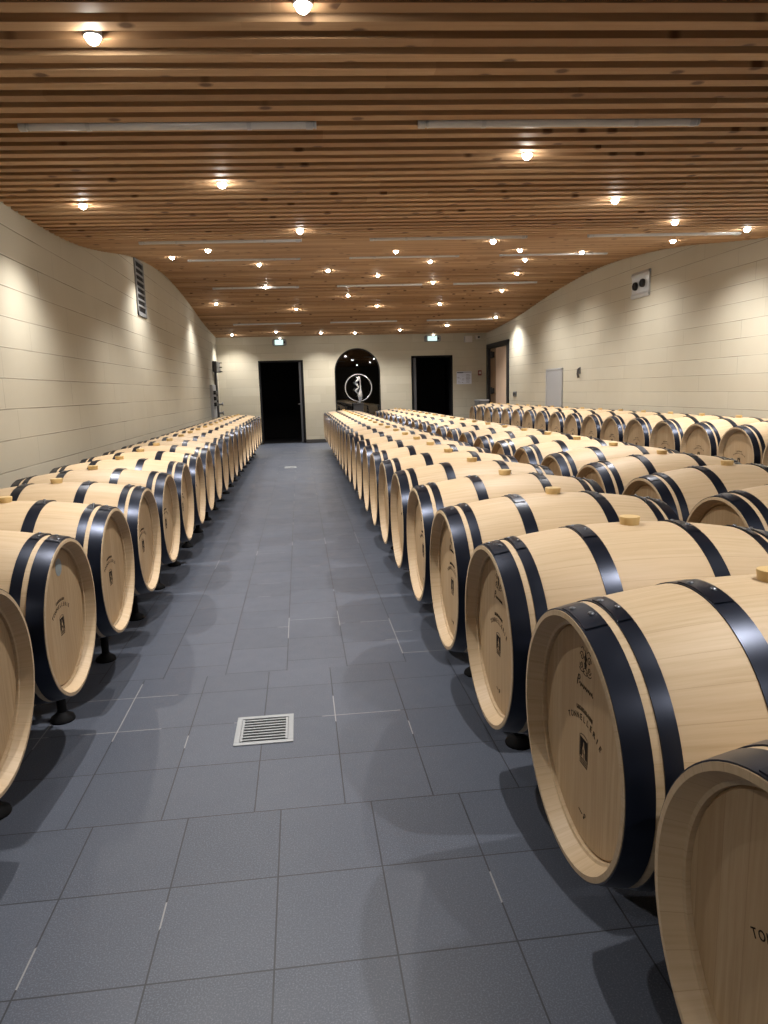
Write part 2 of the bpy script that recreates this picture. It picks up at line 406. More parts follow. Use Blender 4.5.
# right-hand timber door in its black frame
b = bmesh.new()
f = .13
bbox(b, XR - .035, XR + .05, RO[1] - .16, RO[1] + .02, 0, RO[2], .006); bbox(b, XR - .035, XR + .05, RO[0] - .02, RO[0] + f, 0, RO[2], .006)
bbox(b, XR - .035, XR + .05, RO[0] - .02, RO[1] + .02, RO[2] - .10, RO[2] + .02, .006)
d3 = struct('door_3', b, BLACK)
b = bmesh.new(); bbox(b, XR + .03, XR + .08, 17.50, 18.60, .01, RO[2] - .11, .004)
for yy in (17.77, 18.05, 18.33): box(b, XR + .028, XR + .031, yy - .003, yy + .003, .05, RO[2] - .13)
struct('door_leaf', b, WOODP, d3)
b = bmesh.new(); bbox(b, XR + .035, XR + .09, 18.61, 19.16, .01, RO[2] - .11, .004)
struct('door_side_panel', b, plain('brown_door_wood', (.26, .16, .09), .5), d3)
for z in (1.28, 2.22):
    b = bmesh.new(); bbox(b, XR - .02, XR + .036, 18.74, 18.94, z - .07, z + .07, .01)
    tube(b, [(XR - .03, 18.84, z - .09), (XR - .03, 18.84, z + .09)], .03)
    struct('door_hinge', b, BLACK, d3)

# ------------------------------------------------------------------ barrels
HL, RB, RH = .475, .345, .291
BR = lambda x: RB - (RB - RH) * (x / HL) ** 2
def stave_mesh():
    b = bmesh.new(); prof = []
    for i in range(29):
        x = -HL + 2 * HL * i / 28; prof.append((BR(x), x))
    end = [(RH - .012, HL + .001), (RH - .027, HL - .034), (RH - .034, HL - .036), (RH - .034, HL - .068)]
    prof = [(r, -x) for r, x in reversed(end)] + prof + end
    lathe(b, prof, 80, Matrix.Translation((0, 0, RB)) @ AX, closed=True)
    return mesh('stave_body', b, STAVE, True, 25)
def head_mesh(s):
    b = bmesh.new(); x = HL - .042
    lathe(b, [(0, s * x), (RH - .040, s * x), (RH - .0335, s * (x - .006)), (RH - .0335, s * (x - .022)), (0, s * (x - .022))], 64, Matrix.Translation((0, 0, RB)) @ AX)
    return mesh('head', b, HEADM)
def hoop_mesh(x0, x1):
    b = bmesh.new(); t = .0028; n = 4
    xs = [x0 + (x1 - x0) * i / n for i in range(n + 1)]
    prof = [(BR(x) + t, x) for x in xs] + [(BR(x) - .004, x) for x in reversed(xs)]
    M = Matrix.Translation((0, 0, RB)) @ AX
    lathe(b, prof, 80, M, closed=True)
    # lapped end of the strap, on top
    e = .003
    xs = [x0 + e + (x1 - x0 - 2 * e) * i / 2 for i in range(3)]
    pr = [(BR(x) + t * 2, x) for x in xs] + [(BR(x) + t * .5, x) for x in reversed(xs)]
    lathe(b, pr, 10, M, closed=True, a0=pi - .27, a1=pi + .17)
    return mesh('hoop', b, HOOP, True, 30)
HOOPS = [(HL - .055, HL - .002), (HL - .108, HL - .073), (HL - .330, HL - .280)]
HOOPS = HOOPS + [(-b_, -a_) for a_, b_ in reversed(HOOPS)]
def rivet_mesh(x0, x1):
    out = []
    w = x1 - x0
    for fx, fa in ((.30, -.10), (.70, .07)):
        b = bmesh.new(); x = x0 + w * fx; r = BR(x) + .0054
        M = Matrix.Translation((0, 0, RB)) @ Matrix.Rotation(fa, 4, 'X') @ Matrix.Translation((x, 0, r))
        lathe(b, [(.0078, -.001), (.0076, .0012), (.0055, .0032), (.0025, .0043), (0, .0046)], 14, M)
        out.append(mesh('rivet', b, RIVET, True))
    return out
def bung_mesh():
    b = bmesh.new()
    lathe(b, [(0, -.02), (.0275, -.02), (.0300, .004), (.0325, .020), (.0315, .024), (.012, .0245), (0, .0245)], 28, Matrix.Translation((0, 0, 2 * RB)))
    return mesh('bung', b, BUNGM, True, 40)
HX = HL - .042
GLY = {}
def glyph(ch):
    if ch not in GLY:
        cu = bpy.data.curves.new('g', 'FONT'); cu.body = ch; cu.size = 1.0; cu.align_x = 'CENTER'; cu.resolution_u = 3; cu.offset = .012
        o = bpy.data.objects.new('g', cu); COL.objects.link(o)
        me = bpy.data.meshes.new_from_object(o.evaluated_get(bpy.context.evaluated_depsgraph_get()))
        bpy.data.objects.remove(o); bpy.data.curves.remove(cu); GLY[ch] = me
    return GLY[ch]
ST = .0007
def put_char(b, ch, u, v, ang, size):
    t = bmesh.new(); t.from_mesh(glyph(ch))
    r = bmesh.ops.extrude_face_region(t, geom=t.faces[:])
    bmesh.ops.translate(t, verts=[q for q in r['geom'] if isinstance(q, bmesh.types.BMVert)], vec=(0, 0, 1))
    t.transform(Matrix.Translation((HX - .0002, 0, RB)) @ UVX @ Matrix.Translation((u, v, 0)) @ Matrix.Rotation(ang, 4, 'Z') @ Matrix.Diagonal((size, size, ST, 1)))
    merge(b, t)
def plate(b, poly): prism(b, poly, (-.0002, ST), 0, Matrix.Translation((HX, 0, RB)) @ UVX)
def stroke(b, pts, r=.0012): tube(b, [(HX, u, RB + v) for u, v in pts], r, 6)
def rect(b, u0, u1, v0, v1): plate(b, [(u0, v0), (u1, v0), (u1, v1), (u0, v1)])
def arc_text(b, txt, R, cz, span, size):
    n = len(txt)
    for i, ch in enumerate(txt):
        a = -span + 2 * span * i / (n - 1)
        put_char(b, ch, R * sin(a), cz + R * cos(a), -a, size)
def arc_marks(b, R, cz, span, n, size, rs):
    for i in range(n):
        a = -span + 2 * span * i / (n - 1)
        for d, h0, h1 in ((-.0022, 0, size), (.0020, 0, size * rs.choice((.5, 1, .8)))):
            A = a + d / R
            p = [(R + h0, A - .0007 / R), (R + h0, A + .0007 / R), (R + h1, A + .0007 / R), (R + h1, A - .0007 / R)]
            plate(b, [(q * sin(t_), cz + q * cos(t_)) for q, t_ in p])
        if rs.random() < .7:
            A0, A1, hh = a - .0022 / R, a + .002 / R, rs.choice((0, .45, .85)) * size
            plate(b, [((R + hh) * sin(A0), cz + (R + hh) * cos(A0)), ((R + hh) * sin(A1), cz + (R + hh) * cos(A1)), ((R + hh + .0013) * sin(A1), cz + (R + hh + .0013) * cos(A1)), ((R + hh + .0013) * sin(A0), cz + (R + hh + .0013) * cos(A0))])
def stamp_meshes(crest):
    out = []; rs = random.Random(4)
    b = bmesh.new()
    arc_text(b, 'TONNELLERIE', .160, -.124, .55, .0205)
    arc_marks(b, .182, -.124, .22, 10, .010, rs)
    out.append(('arc_lettering', mesh('arc_lettering', b, INK)))
    b = bmesh.new()     # dark tablet with a pale tower left open in it, lines of small print below
    w, t, bt = .019, -.004, -.050
    plate(b, [(-w, t), (-w, bt), (-.010, bt), (-.0085, -.030), (-.004, -.022), (-.003, -.013), (0, -.009), (0, t)])
    plate(b, [(w, t), (0, t), (0, -.009), (.003, -.013), (.004, -.022), (.0085, -.030), (.010, bt), (w, bt)])
    rect(b, -.0045, -.001, -.042, -.031); rect(b, .0018, .0045, bt, -.038)
    stroke(b, [(-.019, .001), (-.010, .004), (0, .0055), (.010, .004), (.019, .001)], .0009)
    stroke(b, [(-.0225, .000), (-.0225, -.054)], .0008); stroke(b, [(.0225, .000), (.0225, -.054)], .0008)
    for i, v in enumerate((-.056, -.062, -.068)):
        u = -.021
        while u < .021:
            l = rs.uniform(.003, .008); rect(b, u, min(u + l, .022), v, v + .0028); u += l + .0018
    out.append(('tower_emblem', mesh('tower_emblem', b, INK)))
    if crest:
        b = bmesh.new()
        plate(b, [(-.004, .166), (.004, .166), (.007, .176), (.003, .180), (.008, .190), (.003, .195), (0, .210), (-.003, .195), (-.008, .190), (-.003, .180), (-.007, .176)])
        for s in (-1, 1):
            stroke(b, [(s * (.020 + .011 * (1 - i / 22) * cos(i * .42)), .188 + .012 * (1 - i / 22) * sin(i * .42)) for i in range(20)], .0010)
            stroke(b, [(s * (.022 + .009 * (1 - i / 20) * cos(-i * .45)), .168 + .010 * (1 - i / 20) * sin(-i * .45)) for i in range(18)], .0010)
            stroke(b, [(s * (.004 + .030 * i / 10), .158 - .006 * sin(pi * i / 10)) for i in range(11)], .0010)
            stroke(b, [(s * (.008 + .018 * i / 8), .204 + .006 * sin(pi * i / 8)) for i in range(9)], .0009)
        stroke(b, [(.012 * cos(i * .5), .157 + .008 * sin(i * .5)) for i in range(13)], .0009)
        out.append(('scroll_crest', mesh('scroll_crest', b, INK)))
        b = bmesh.new()
        stroke(b, [(-.044, .112), (-.041, .128), (-.037, .138), (-.030, .139), (-.028, .132), (-.034, .127), (-.041, .127)], .0013)
        pts = [(-.034, .118)]
        for i in range(1, 60): pts.append((-.030 + .075 * i / 60, .119 + .0052 * sin(i * .95) * (1 if i % 13 < 9 else .4)))
        stroke(b, pts, .0010)
        out.append(('script_mark', mesh('script_mark', b, INK)))
        b = bmesh.new()
        stroke(b, [(-.020, -.186), (-.008, -.189), (0, -.190)], .0012); stroke(b, [(.006, -.194), (.012, -.194)], .0011); stroke(b, [(.009, -.191), (.009, -.197)], .0011)
        stroke(b, [(.014 + .004 * cos(i * .6), -.186 + .004 * sin(i * .6)) for i in range(11)], .0009)
        out.append(('small_mark', mesh('small_mark', b, INK)))
    return out
SM = stave_mesh(); HF, HB = head_mesh(1), head_mesh(-1); HM = [hoop_mesh(a_, b_) for a_, b_ in HOOPS]
RM = [rivet_mesh(a_, b_) for a_, b_ in HOOPS]; BUM = bung_mesh(); STP, STC = stamp_meshes(False), stamp_meshes(True)

ORD = ['', 'nearest', 'second', 'third', 'fourth', 'fifth', 'sixth', 'seventh', 'eighth', 'ninth', 'tenth', 'eleventh', 'twelfth', 'thirteenth', 'fourteenth', 'fifteenth', 'sixteenth', 'seventeenth', 'eighteenth', 'nineteenth', 'twentieth', 'twenty-first', 'twenty-second', 'twenty-third', 'twenty-fourth', 'twenty-fifth', 'twenty-sixth']
def make_barrel(stamp):
    r = thing('wine_barrel', 'oak barrel', 'barrel')
    link('stave_body', SM, r)
    h = link('head', HF, r)
    for nm, m in stamp: link(nm, m, h)['label'] = 'dark printed ' + nm.replace('_', ' ')
    link('head', HB, r)
    for m in HM: link('hoop', m, r)['label'] = 'black steel hoop'
    link('bung', BUM, r)['label'] = 'beige bung'
    return r
def copy_tree(o, parent=None):
    c = o.copy(); COL.objects.link(c)
    if parent is not None: c.parent = parent
    for ch in list(o.children): copy_tree(ch, c)
    return c
proto = {}
def barrel(stampkey, loc, rz, label, group, rivets=False):
    if stampkey not in proto:
        proto[stampkey] = make_barrel(STC if stampkey else STP); r = proto[stampkey]
    else: r = copy_tree(base[stampkey])
    base.setdefault(stampkey, r)
    r.location = loc; r.rotation_euler = (0, 0, rz); r['label'] = label; r['group'] = group
    return r
base = {}
ZC = .58                                            # height of the barrel axis
ROWS = [  # name phrase, centre x, first y, count, facing, axis height, group
    ('left', -1.349, 1.962, 21, 0, ZC - .011, 'in the row along the left wall', 'oak barrels along the left wall'),
    ('aisle', 1.038, .732, 24, pi, ZC, 'in the row on the right of the aisle', 'oak barrels right of the aisle'),
    ('middle', 2.268, 2.14, 22, pi, ZC, 'in the second row right of the aisle', 'oak barrels in the second right-hand row'),
    ('far', 4.595, 5.62, 17, pi, ZC + .06, 'in the row along the right wall', 'oak barrels along the right wall')]
made = []
for key, cx, y0, cnt, rz, zc, phrase, group in ROWS:
    for i in range(cnt):
        n = i + 1
        w = ORD[n] if n == 1 else (ORD[n] + ' nearest') if n < cnt else 'farthest'
        extra = ''
        if key == 'left' and n == 2: extra = ' with round grey sticker'
        lab = 'oak barrel%s, %s %s' % (extra, w, phrase)
        loc = (cx + random.uniform(-.003, .003), y0 + .7 * i + random.uniform(-.0012, .0012), zc - RB)
        r = barrel(key == 'aisle', loc, rz + math.radians(random.uniform(-.3, .3)), lab, group)
        made.append((key, n, r))
for key, n, r in made:                              # rivets only where the photo shows them
    if (key == 'aisle' and n <= 5) or (key == 'left' and n <= 4) or (key == 'middle' and n <= 4):
        hs = [c for c in r.children if c.name.split('.')[0] == 'hoop']
        for h, ms in zip(hs, RM):
            for m in ms: link('rivet', m, h)['label'] = 'steel rivet'
    if key == 'left' and n == 2:
        h = [c for c in r.children if c.name.split('.')[0] == 'head'][0]
        b = bmesh.new(); lathe(b, [(0, 0), (.033, 0), (.033, .0008), (0, .0010)], 32, Matrix.Translation((HX, .022, RB + .184)) @ AX)
        st = link('sticker', mesh('sticker', b, STICK), h); st['label'] = 'round grey paper sticker'
# ------------------------------------------------------------------ barrel rests, one in each gap
def rest_meshes(zc):
    M = {}; BLACK = REST
    px = HL - .205; rr = BR(px) + .006; a = math.radians(50); py = .35 - rr * sin(a); pz = zc - rr * cos(a)
    jz = pz - .135
    for s in (-1, 1):
        b = bmesh.new(); lathe(b, [(0, 0), (.050, 0), (.052, .006), (.047, .018), (.028, .032), (.022, .040), (0, .040)], 28, Matrix.Translation((s * px, 0, 0)))
        M['foot', s] = mesh('foot', b, BLACK, True, 40)
        b = bmesh.new(); lathe(b, [(0, .036), (.019, .036), (.019, jz + .01), (0, jz + .01)], 18, Matrix.Translation((s * px, 0, 0)))
        M['post', s] = mesh('post', b, BLACK, True, 40)
        b = bmesh.new()
        for q in (-1, 1):
            tube(b, [(s * px, 0, jz - .01), (s * px, q * py * .55, jz + .06), (s * px, q * (py - .004), pz - .014)], .012, 8)
            Mx = Matrix.Translation((s * px, q * py, pz)) @ Matrix.Rotation(q * -a, 4, 'X')
            bbox(b, -.020, .020, -.034, .034, -.0135, -.0005, .003, 0, Mx)
        M['saddle', s] = mesh('saddle', b, BLACK, True, 40)
    b = bmesh.new(); bbox(b, -px, px, -.014, .014, jz - .05, jz - .022, .003)
    M['rail', 0] = mesh('rail', b, BLACK)
    return M
def rest_row(M, cx, y0, cnt, phrase, group):
    first = None
    for i in range(cnt + 1):
        y = y0 + .7 * (i - .5)
        if i == 0: lab = 'black steel barrel rest before the nearest barrel %s' % phrase
        elif i == cnt: lab = 'black steel barrel rest behind the farthest barrel %s' % phrase
        else: lab = 'black steel barrel rest under barrels %d and %d %s' % (i, i + 1, phrase)
        if first is None:
            r = first = thing('barrel_rest', lab, 'barrel rest', (cx, y, 0), 0, group)
            for (nm, s), m in M.items(): link(nm, m, r)
        else:
            r = copy_tree(first); r.location = (cx, y, 0); r['label'] = lab
MA = rest_meshes(ZC - .012); MBs = rest_meshes(ZC + .06)
for key, cx, y0, cnt, rz, zc, phrase, group in ROWS:
    rest_row(MA if key != 'far' else MBs, cx + (.018 if key == 'aisle' else 0), y0, cnt, {'left': 'of the left wall row', 'aisle': 'of the row right of the aisle', 'middle': 'of the second right row', 'far': 'of the right wall row'}[key], 'barrel rests, ' + key + ' row')

# ------------------------------------------------------------------ ceiling lights
SP = [[(-1.15, -.75), (1.35, -.5), (3.3, -1.0), (1.6, 1.25), (3.7, 2.3)],
      [(-.752, 3.22), (.082, 2.93)],
      [(-1.537, 5.82), (-.457, 5.25), (.079, 6.76), (1.483, 4.58), (2.538, 5.63), (3.461, 6.40), (4.417, 6.79)],
      [(-1.593, 10.11), (-.936, 8.47), (1.332, 9.48), (2.099, 7.60), (3.017, 9.59), (4.052, 10.02), (4.224, 7.84)],
      [(-.505, 11.25), (.566, 12.05), (1.441, 12.54), (2.082, 11.11), (2.521, 13.19), (3.866, 12.45), (3.538, 10.99), (-.504, 13.50)],
      [(-1.569, 15.0), (.024, 15.53), (1.045, 14.33), (1.719, 15.29), (3.037, 15.14), (4.032, 13.95), (4.65, 16.60)],
      [(-1.625, 18.89), (-.496, 18.44), (.64, 18.75), (1.524, 18.84), (2.64, 18.38), (3.715, 17.68)]]
PLACE = ['above the camera', 'in front of the first tube row', 'between the first and second tube rows', 'between the second and third tube rows', 'between the third and fourth tube rows', 'between the fourth and fifth tube rows', 'behind the last tube row']
WATT = 156.0
LD = bpy.data.lights.new('spot_beam', 'SPOT'); LD.energy = WATT; LD.spot_size = math.radians(126); LD.spot_blend = 1.0
LD.shadow_soft_size = .022; LD.color = (1.0, .96, .91)
b = bmesh.new(); lathe(b, [(.030, -.002), (.034, -.004), (.036, 0), (.036, .10), (0, .10), (0, .06), (.030, .03)], 24); HOUS = mesh('housing', b, STEEL, True, 40)
b = bmesh.new(); lathe(b, [(0, -.032), (.013, -.029), (.023, -.020), (.0285, -.006), (.0285, .012), (.0285, .028), (0, .028)], 20); BULM = mesh('bulb', b, BULB, True)
firstl = None
for zi, row in enumerate(SP):
    row = sorted(row)
    for i, (x, y) in enumerate(row):
        z = hc(y, x) - .004
        rank = 'leftmost one' if i == 0 else 'rightmost one' if i == len(row) - 1 else ORD[i + 1] + ' from the left'
        lab = 'lit ceiling spotlight, %s %s' % (rank, PLACE[zi])
        if firstl is None:
            r = firstl = thing('ceiling_spotlight', lab, 'ceiling light', (x, y, z), 0, 'recessed spotlights in the slatted ceiling')
            link('housing', HOUS, r); link('bulb', BULM, r)['label'] = 'glowing bulb'
            l = link('lamp_beam', LD, r, (0, 0, -.045))
            bm_ = l
        else:
            r = copy_tree(firstl); r.location = (x, y, z); r['label'] = lab
            bm_ = [c for c in r.children if c.type == 'LIGHT'][0]
        bm_.rotation_euler = (0, math.radians(-14 if x > 3.8 and y > 5 else 0), 0)
# unlit tubes
TR = [(4.14, [(-1.40, .16), (.73, 2.26)]), (7.31, [(-1.47, .10), (.77, 2.32), (2.93, 4.52)]), (10.53, [(-1.45, .105), (.81, 2.35), (2.96, 4.49)]),
      (13.57, [(-1.47, .10), (.81, 2.33), (2.96, 4.47)]), (17.05, [(-1.42, .11), (.81, 2.37), (3.09, 4.62)])]
RN = ['first', 'second', 'third', 'fourth', 'fifth']
def tube_fixture(L):
    b = bmesh.new(); lathe(b, [(0, -L / 2 + .05), (.023, -L / 2 + .05), (.0235, 0), (.023, L / 2 - .05), (0, L / 2 - .05)], 20, AX); A = mesh('diffuser_tube', b, PLASTIC, True, 40)
    E = []
    for s in (-1, 1):
        b = bmesh.new(); M = Matrix.Translation((s * (L / 2 - .03), 0, 0)) @ AX
        lathe(b, [(0, -.028), (.025, -.028), (.0255, .008), (.020, .012), (.020, .018), (.024, .020), (.024, .028), (0, .028)], 20, M); E.append(mesh('end_cap', b, STEEL, True, 40))
    Cs = []
    for s in (-.27, .27):
        b = bmesh.new(); M = Matrix.Translation((s * L, 0, 0)) @ AX
        lathe(b, [(.0232, -.012), (.0258, -.012), (.0258, .012), (.0232, .012)], 20, M, closed=True)
        box(b, s * L - .01, s * L + .01, -.008, .008, .024, .125); Cs.append(mesh('clip', b, STEEL, True, 40))
    return A, E, Cs
TF = tube_fixture(1.57); t0 = None
for ri, (y, xs) in enumerate(TR):
    for ci, (a, c) in enumerate(xs):
        g = round(y / PITCH) * PITCH; z = hc(g) - .004; xm = (a + c) / 2; g -= SKEW * xm
        pos = ['left', 'right'][ci] if len(xs) == 2 else ['left', 'middle', 'right'][ci]
        lab = 'unlit grey fluorescent tube, %s one of the %s row along the ceiling' % (pos, RN[ri])
        if t0 is None:
            r = t0 = thing('ceiling_tube_light', lab, 'ceiling light', (xm, g, z), -math.atan(SKEW), 'unlit tubes on the slatted ceiling')
            link('diffuser_tube', TF[0], r)
            for m in TF[1]: link('end_cap', m, r)
            for m in TF[2]: link('clip', m, r)
        else:
            r = copy_tree(t0); r.location = (xm, g, z); r['label'] = lab

# ------------------------------------------------------------------ things on the floor
def drain(name, label, x0, x1, y0, y1, slots):
    r = thing(name, label, 'floor drain', ((x0 + x1) / 2, (y0 + y1) / 2, 0)); w, d = (x1 - x0) / 2, (y1 - y0) / 2; e = .022
    b = bmesh.new()
    for q in ((-w, w, -d, -d + e), (-w, w, d - e, d), (-w, -w + e, -d + e, d - e), (w - e, w, -d + e, d - e)): bbox(b, q[0], q[1], q[2], q[3], 0, .005, .0015)
    link('frame', mesh('frame', b, GALV), r)
    b = bmesh.new(); box(b, -w + e, w - e, -d + e, d - e, .0004, .0009); link('pit', mesh('pit', b, DARKROOM), r)
    b = bmesh.new(); iw, idp = w - e - .006, d - e - .006
    for s in (-1, 1): bbox(b, s * iw - .005, s * iw + .005, -idp, idp, .0009, .0052, .001)
    for i in range(slots):
        yy = -idp + 2 * idp * (i + .5) / slots; bbox(b, -iw, iw, yy - idp / slots * .36, yy + idp / slots * .36, .0009, .0050, .001)
    link('grate', mesh('grate', b, GALV), r)
drain('floor_drain', 'square metal floor drain with slotted grate in the middle of the aisle', -.322, -.085, 2.645, 2.892, 8)
drain('floor_drain', 'far pale floor drain in the aisle near the back wall', -.325, -.105, 13.08, 13.38, 8)

# ------------------------------------------------------------------ things on the walls
r = thing('wall_vent', 'tall narrow grey louvred vent high on the left wall', 'vent', (XL, 10.39, 2.455))
b = bmesh.new(); w, h, dp = .27, .745, .020; nS = 8
bbox(b, 0, dp, -w, -w + .04, 0, h, .004); bbox(b, 0, dp, w - .04, w, 0, h, .004); bbox(b, 0, dp, -w, w, 0, .055, .004); bbox(b, 0, dp, -w, w, h - .03, h, .004)
link('frame', mesh('frame', b, MIDG), r)
b = bmesh.new(); box(b, .001, .006, -w + .05, w - .05, .05, h - .03); link('duct_back', mesh('duct_back', b, DARKROOM), r)
for i in range(nS + 1):
    z = .055 + (h - .085) * i / nS
    if 0 < i < nS:
        b = bmesh.new(); bbox(b, .006, dp - .002, -w + .045, w - .045, z - .013, z + .013, .002); link('louvre', mesh('louvre', b, MIDG), r)
r = thing('air_jet_panel', 'stainless steel plate with two black nozzles high on the right wall', 'vent', (XR + .004, 10.48, 2.64))
b = bmesh.new(); bbox(b, -.03, 0, -.275, .275, 0, .375, .006); link('plate', mesh('plate', b, STEEL), r)
b = bmesh.new()
for v0, v1 in ((.375, .30), (0, .075)): prism(b, [(-.03, v0), (-.045, (v0 + v1) / 2), (-.03, v1)], (-.275, .275), 0, Matrix(((1, 0, 0, 0), (0, 0, 1, 0), (0, 1, 0, 0), (0, 0, 0, 1))))
link('rolled_edge', mesh('rolled_edge', b, STEEL), r)
for yy, zz in ((.125, .175), (-.105, .195)):
    b = bmesh.new(); M = Matrix.Translation((-.03, yy, zz)) @ Matrix.Rotation(pi, 4, 'Z') @ AX
    lathe(b, [(0, 0), (.060, 0), (.062, .02), (.056, .04), (.046, .043), (.040, .025), (.03, .018), (0, .018)], 26, M)
    link('nozzle', mesh('nozzle', b, BLACK, True, 40), r)['label'] = 'black round nozzle'
r = thing('wall_panel', 'plain pale grey access panel on the right wall behind barrels', 'panel', (XR - .001, 14.1, .55))
b = bmesh.new(); bbox(b, -.02, 0, -.46, .46, 0, 1.16, .005); link('cover', mesh('cover', b, GREYP), r)
b = bmesh.new()
for q in ((-.46, -.425, 0, 1.16), (.425, .46, 0, 1.16), (-.46, .46, 1.125, 1.16), (-.46, .46, 0, .035)): bbox(b, -.03, -.015, q[0], q[1], q[2], q[3], .003)
link('frame', mesh('frame', b, GREYP), r)
r = thing('wall_hook', 'small dark grey bracket on the right wall beside grey panel', 'bracket', (XR, 12.78, 1.55))
b = bmesh.new(); bbox(b, -.02, 0, -.028, .028, .02, .14, .003); link('back_plate', mesh('back_plate', b, MIDG), r)
b = bmesh.new(); tube(b, [(-.01, 0, .12), (-.045, 0, .10), (-.05, 0, .02), (-.035, 0, -.05)], .02, 10); link('hook', mesh('hook', b, DARKG, True), r)
r = thing('wall_socket', 'small grey wall socket below and beside the timber door', 'socket', (XR, 16.78, 1.135))
b = bmesh.new(); bbox(b, -.018, 0, -.13, .13, 0, .12, .004); link('cover', mesh('cover', b, MIDG), r)
for s in (-1, 1):
    b = bmesh.new(); lathe(b, [(0, 0), (.042, 0), (.042, .012), (.034, .012), (.03, .006), (0, .006)], 20, Matrix.Translation((-.017, s * .058, .06)) @ Matrix.Rotation(pi, 4, 'Z') @ AX); link('socket_ring', mesh('socket_ring', b, DARKG, True, 40), r)

def exit_lamp(label, x0, x1, z0, z1):
    r = thing('emergency_exit_light', label, 'exit light', ((x0 + x1) / 2, YB + .004, z0)); w, h = (x1 - x0) / 2, z1 - z0
    b = bmesh.new(); t = bmesh.new(); box(t, -w, w, -.07, 0, 0, h)
    bmesh.ops.bevel(t, geom=[e for e in t.edges if abs(e.verts[0].co.y - e.verts[1].co.y) > .01], offset=h * .3, segments=5, profile=.5, affect='EDGES'); merge(b, t)
    link('housing', mesh('housing', b, MIDG), r)
    b = bmesh.new(); bbox(b, -w * .62, w * .52, -.085, -.069, h * .14, h * .86, .006); link('lit_panel', mesh('lit_panel', b, EXITM), r)['label'] = 'glowing white panel'
    b = bmesh.new(); bbox(b, w * .55, w * .80, -.078, -.069, h * .35, h * .65, .004); link('indicator', mesh('indicator', b, BLACK), r)
    b = bmesh.new(); lathe(b, [(0, -.006), (.022, 0), (.024, .02), (0, .02)], 16, Matrix.Translation((w * .1, -.05, h))); link('lamp', mesh('lamp', b, emit('exit_lamp_glow', (1, .96, .88), 12.0)), r)
exit_lamp('lit emergency exit light above the left black doorway', -.64, -.26, 2.60, 2.78)
exit_lamp('lit emergency exit light above the right black doorway', 3.45, 3.90, 2.63, 2.80)
r = thing('notice_board', 'white printed notice board beside the right black doorway', 'sign', (4.55, YB + .004, 1.475))
b = bmesh.new(); bbox(b, -.21, .21, -.014, 0, 0, .345, .004); link('board', mesh('board', b, PAPER), r)
b = bmesh.new(); rs = random.Random(2)
box(b, -.20, .20, -.0155, -.0139, .315, .330); box(b, -.20, -.03, -.0155, -.0139, .300, .3152)
link('printed_heading', mesh('printed_heading', b, PRINT), r); b = bmesh.new()
for k_, (u0, u1) in enumerate(((-.195, -.09), (-.07, .02), (.04, .19))):
    for z in (.25, .215, .18, .145, .11, .075, .04):
        if rs.random() < .75: box(b, u0 + rs.uniform(0, .02), u1 - rs.uniform(0, .05), -.0155, -.0139, z, z + rs.choice((.005, .009)))
link('printed_lines', mesh('printed_lines', b, PRINT), r)
r = thing('call_point', 'small dull red alarm call point on the back wall beside the board', 'alarm', (4.99, YB + .004, 1.70))
b = bmesh.new(); bbox(b, -.05, .05, -.04, 0, 0, .14, .008); link('box', mesh('box', b, RED), r)
b = bmesh.new(); bbox(b, -.028, .028, -.044, -.039, .045, .10, .003); link('button', mesh('button', b, WHITE), r)
r = thing('wall_speaker', 'square white box under the ceiling on the back wall', 'speaker', (4.66, YB, 2.60))
b = bmesh.new(); bbox(b, -.105, .105, -.10, 0, 0, .165, .008); link('casing', mesh('casing', b, WHITE), r)
b = bmesh.new()
for i in range(5): bbox(b, -.085, .085, -.104, -.099, .03 + .024 * i, .042 + .024 * i, .001)
link('grille', mesh('grille', b, WHITE), r)
r = thing('wall_siren', 'smaller white device in the upper right corner of the back wall', 'detector', (4.93, YB, 2.68))
b = bmesh.new(); bbox(b, -.07, .07, -.05, 0, 0, .10, .012); link('casing', mesh('casing', b, WHITE), r)
b = bmesh.new(); lathe(b, [(0, .0), (.03, .0), (.028, .03), (0, .036)], 18, Matrix.Translation((.025, -.05, .05)) @ Matrix.Rotation(pi / 2, 4, 'X')); link('lens', mesh('lens', b, DARKG, True, 40), r)
r = thing('storage_crate', 'grey plastic crate in the right back corner behind barrels', 'crate', (4.90, 18.9, 0))
b = bmesh.new(); z1 = 1.01
box(b, -.13, .13, -.25, .25, 0, .03); bbox(b, -.13, -.11, -.25, .25, .02, z1, .004); bbox(b, .11, .13, -.25, .25, .02, z1, .004); bbox(b, -.13, .13, -.25, -.23, .02, z1, .004); bbox(b, -.13, .13, .23, .25, .02, z1, .004)
link('bin_body', mesh('bin_body', b, MIDG), r)
b = bmesh.new(); bbox(b, -.145, .145, -.265, .265, z1, z1 + .04, .01); link('lid', mesh('lid', b, GREYP), r)
# left wall, by the far corner
r = thing('shutter_box', 'dark grey box over the opening at the far end of left wall', 'shutter box', (XL + .003, 18.72, 1.93))
b = bmesh.new(); bbox(b, 0, .10, -.46, .46, 0, .26, .012); link('casing', mesh('casing', b, DARKG), r)
for z in (.02, .13, .24):
    b = bmesh.new(); bbox(b, .06, .17, .16, .20, z - .012, z + .012, .003); link('bracket', mesh('bracket', b, BLACK), r)
b = bmesh.new(); tube(b, [(.05, -.33, .02), (.05, -.30, -.35), (.05, -.26, -.9), (.05, -.24, -1.915)], .03, 12); link('down_pipe', mesh('down_pipe', b, DARKG, True), r)
for z in (-.80, -1.02):
    b = bmesh.new(); tube(b, [(.05, -.25, z), (.16, -.22, z)], .022, 10); lathe(b, [(0, 0), (.055, 0), (.055, .02), (0, .02)], 16, Matrix.Translation((.16, -.22, z)) @ AX); link('valve', mesh('valve', b, MIDG, True, 40), r)
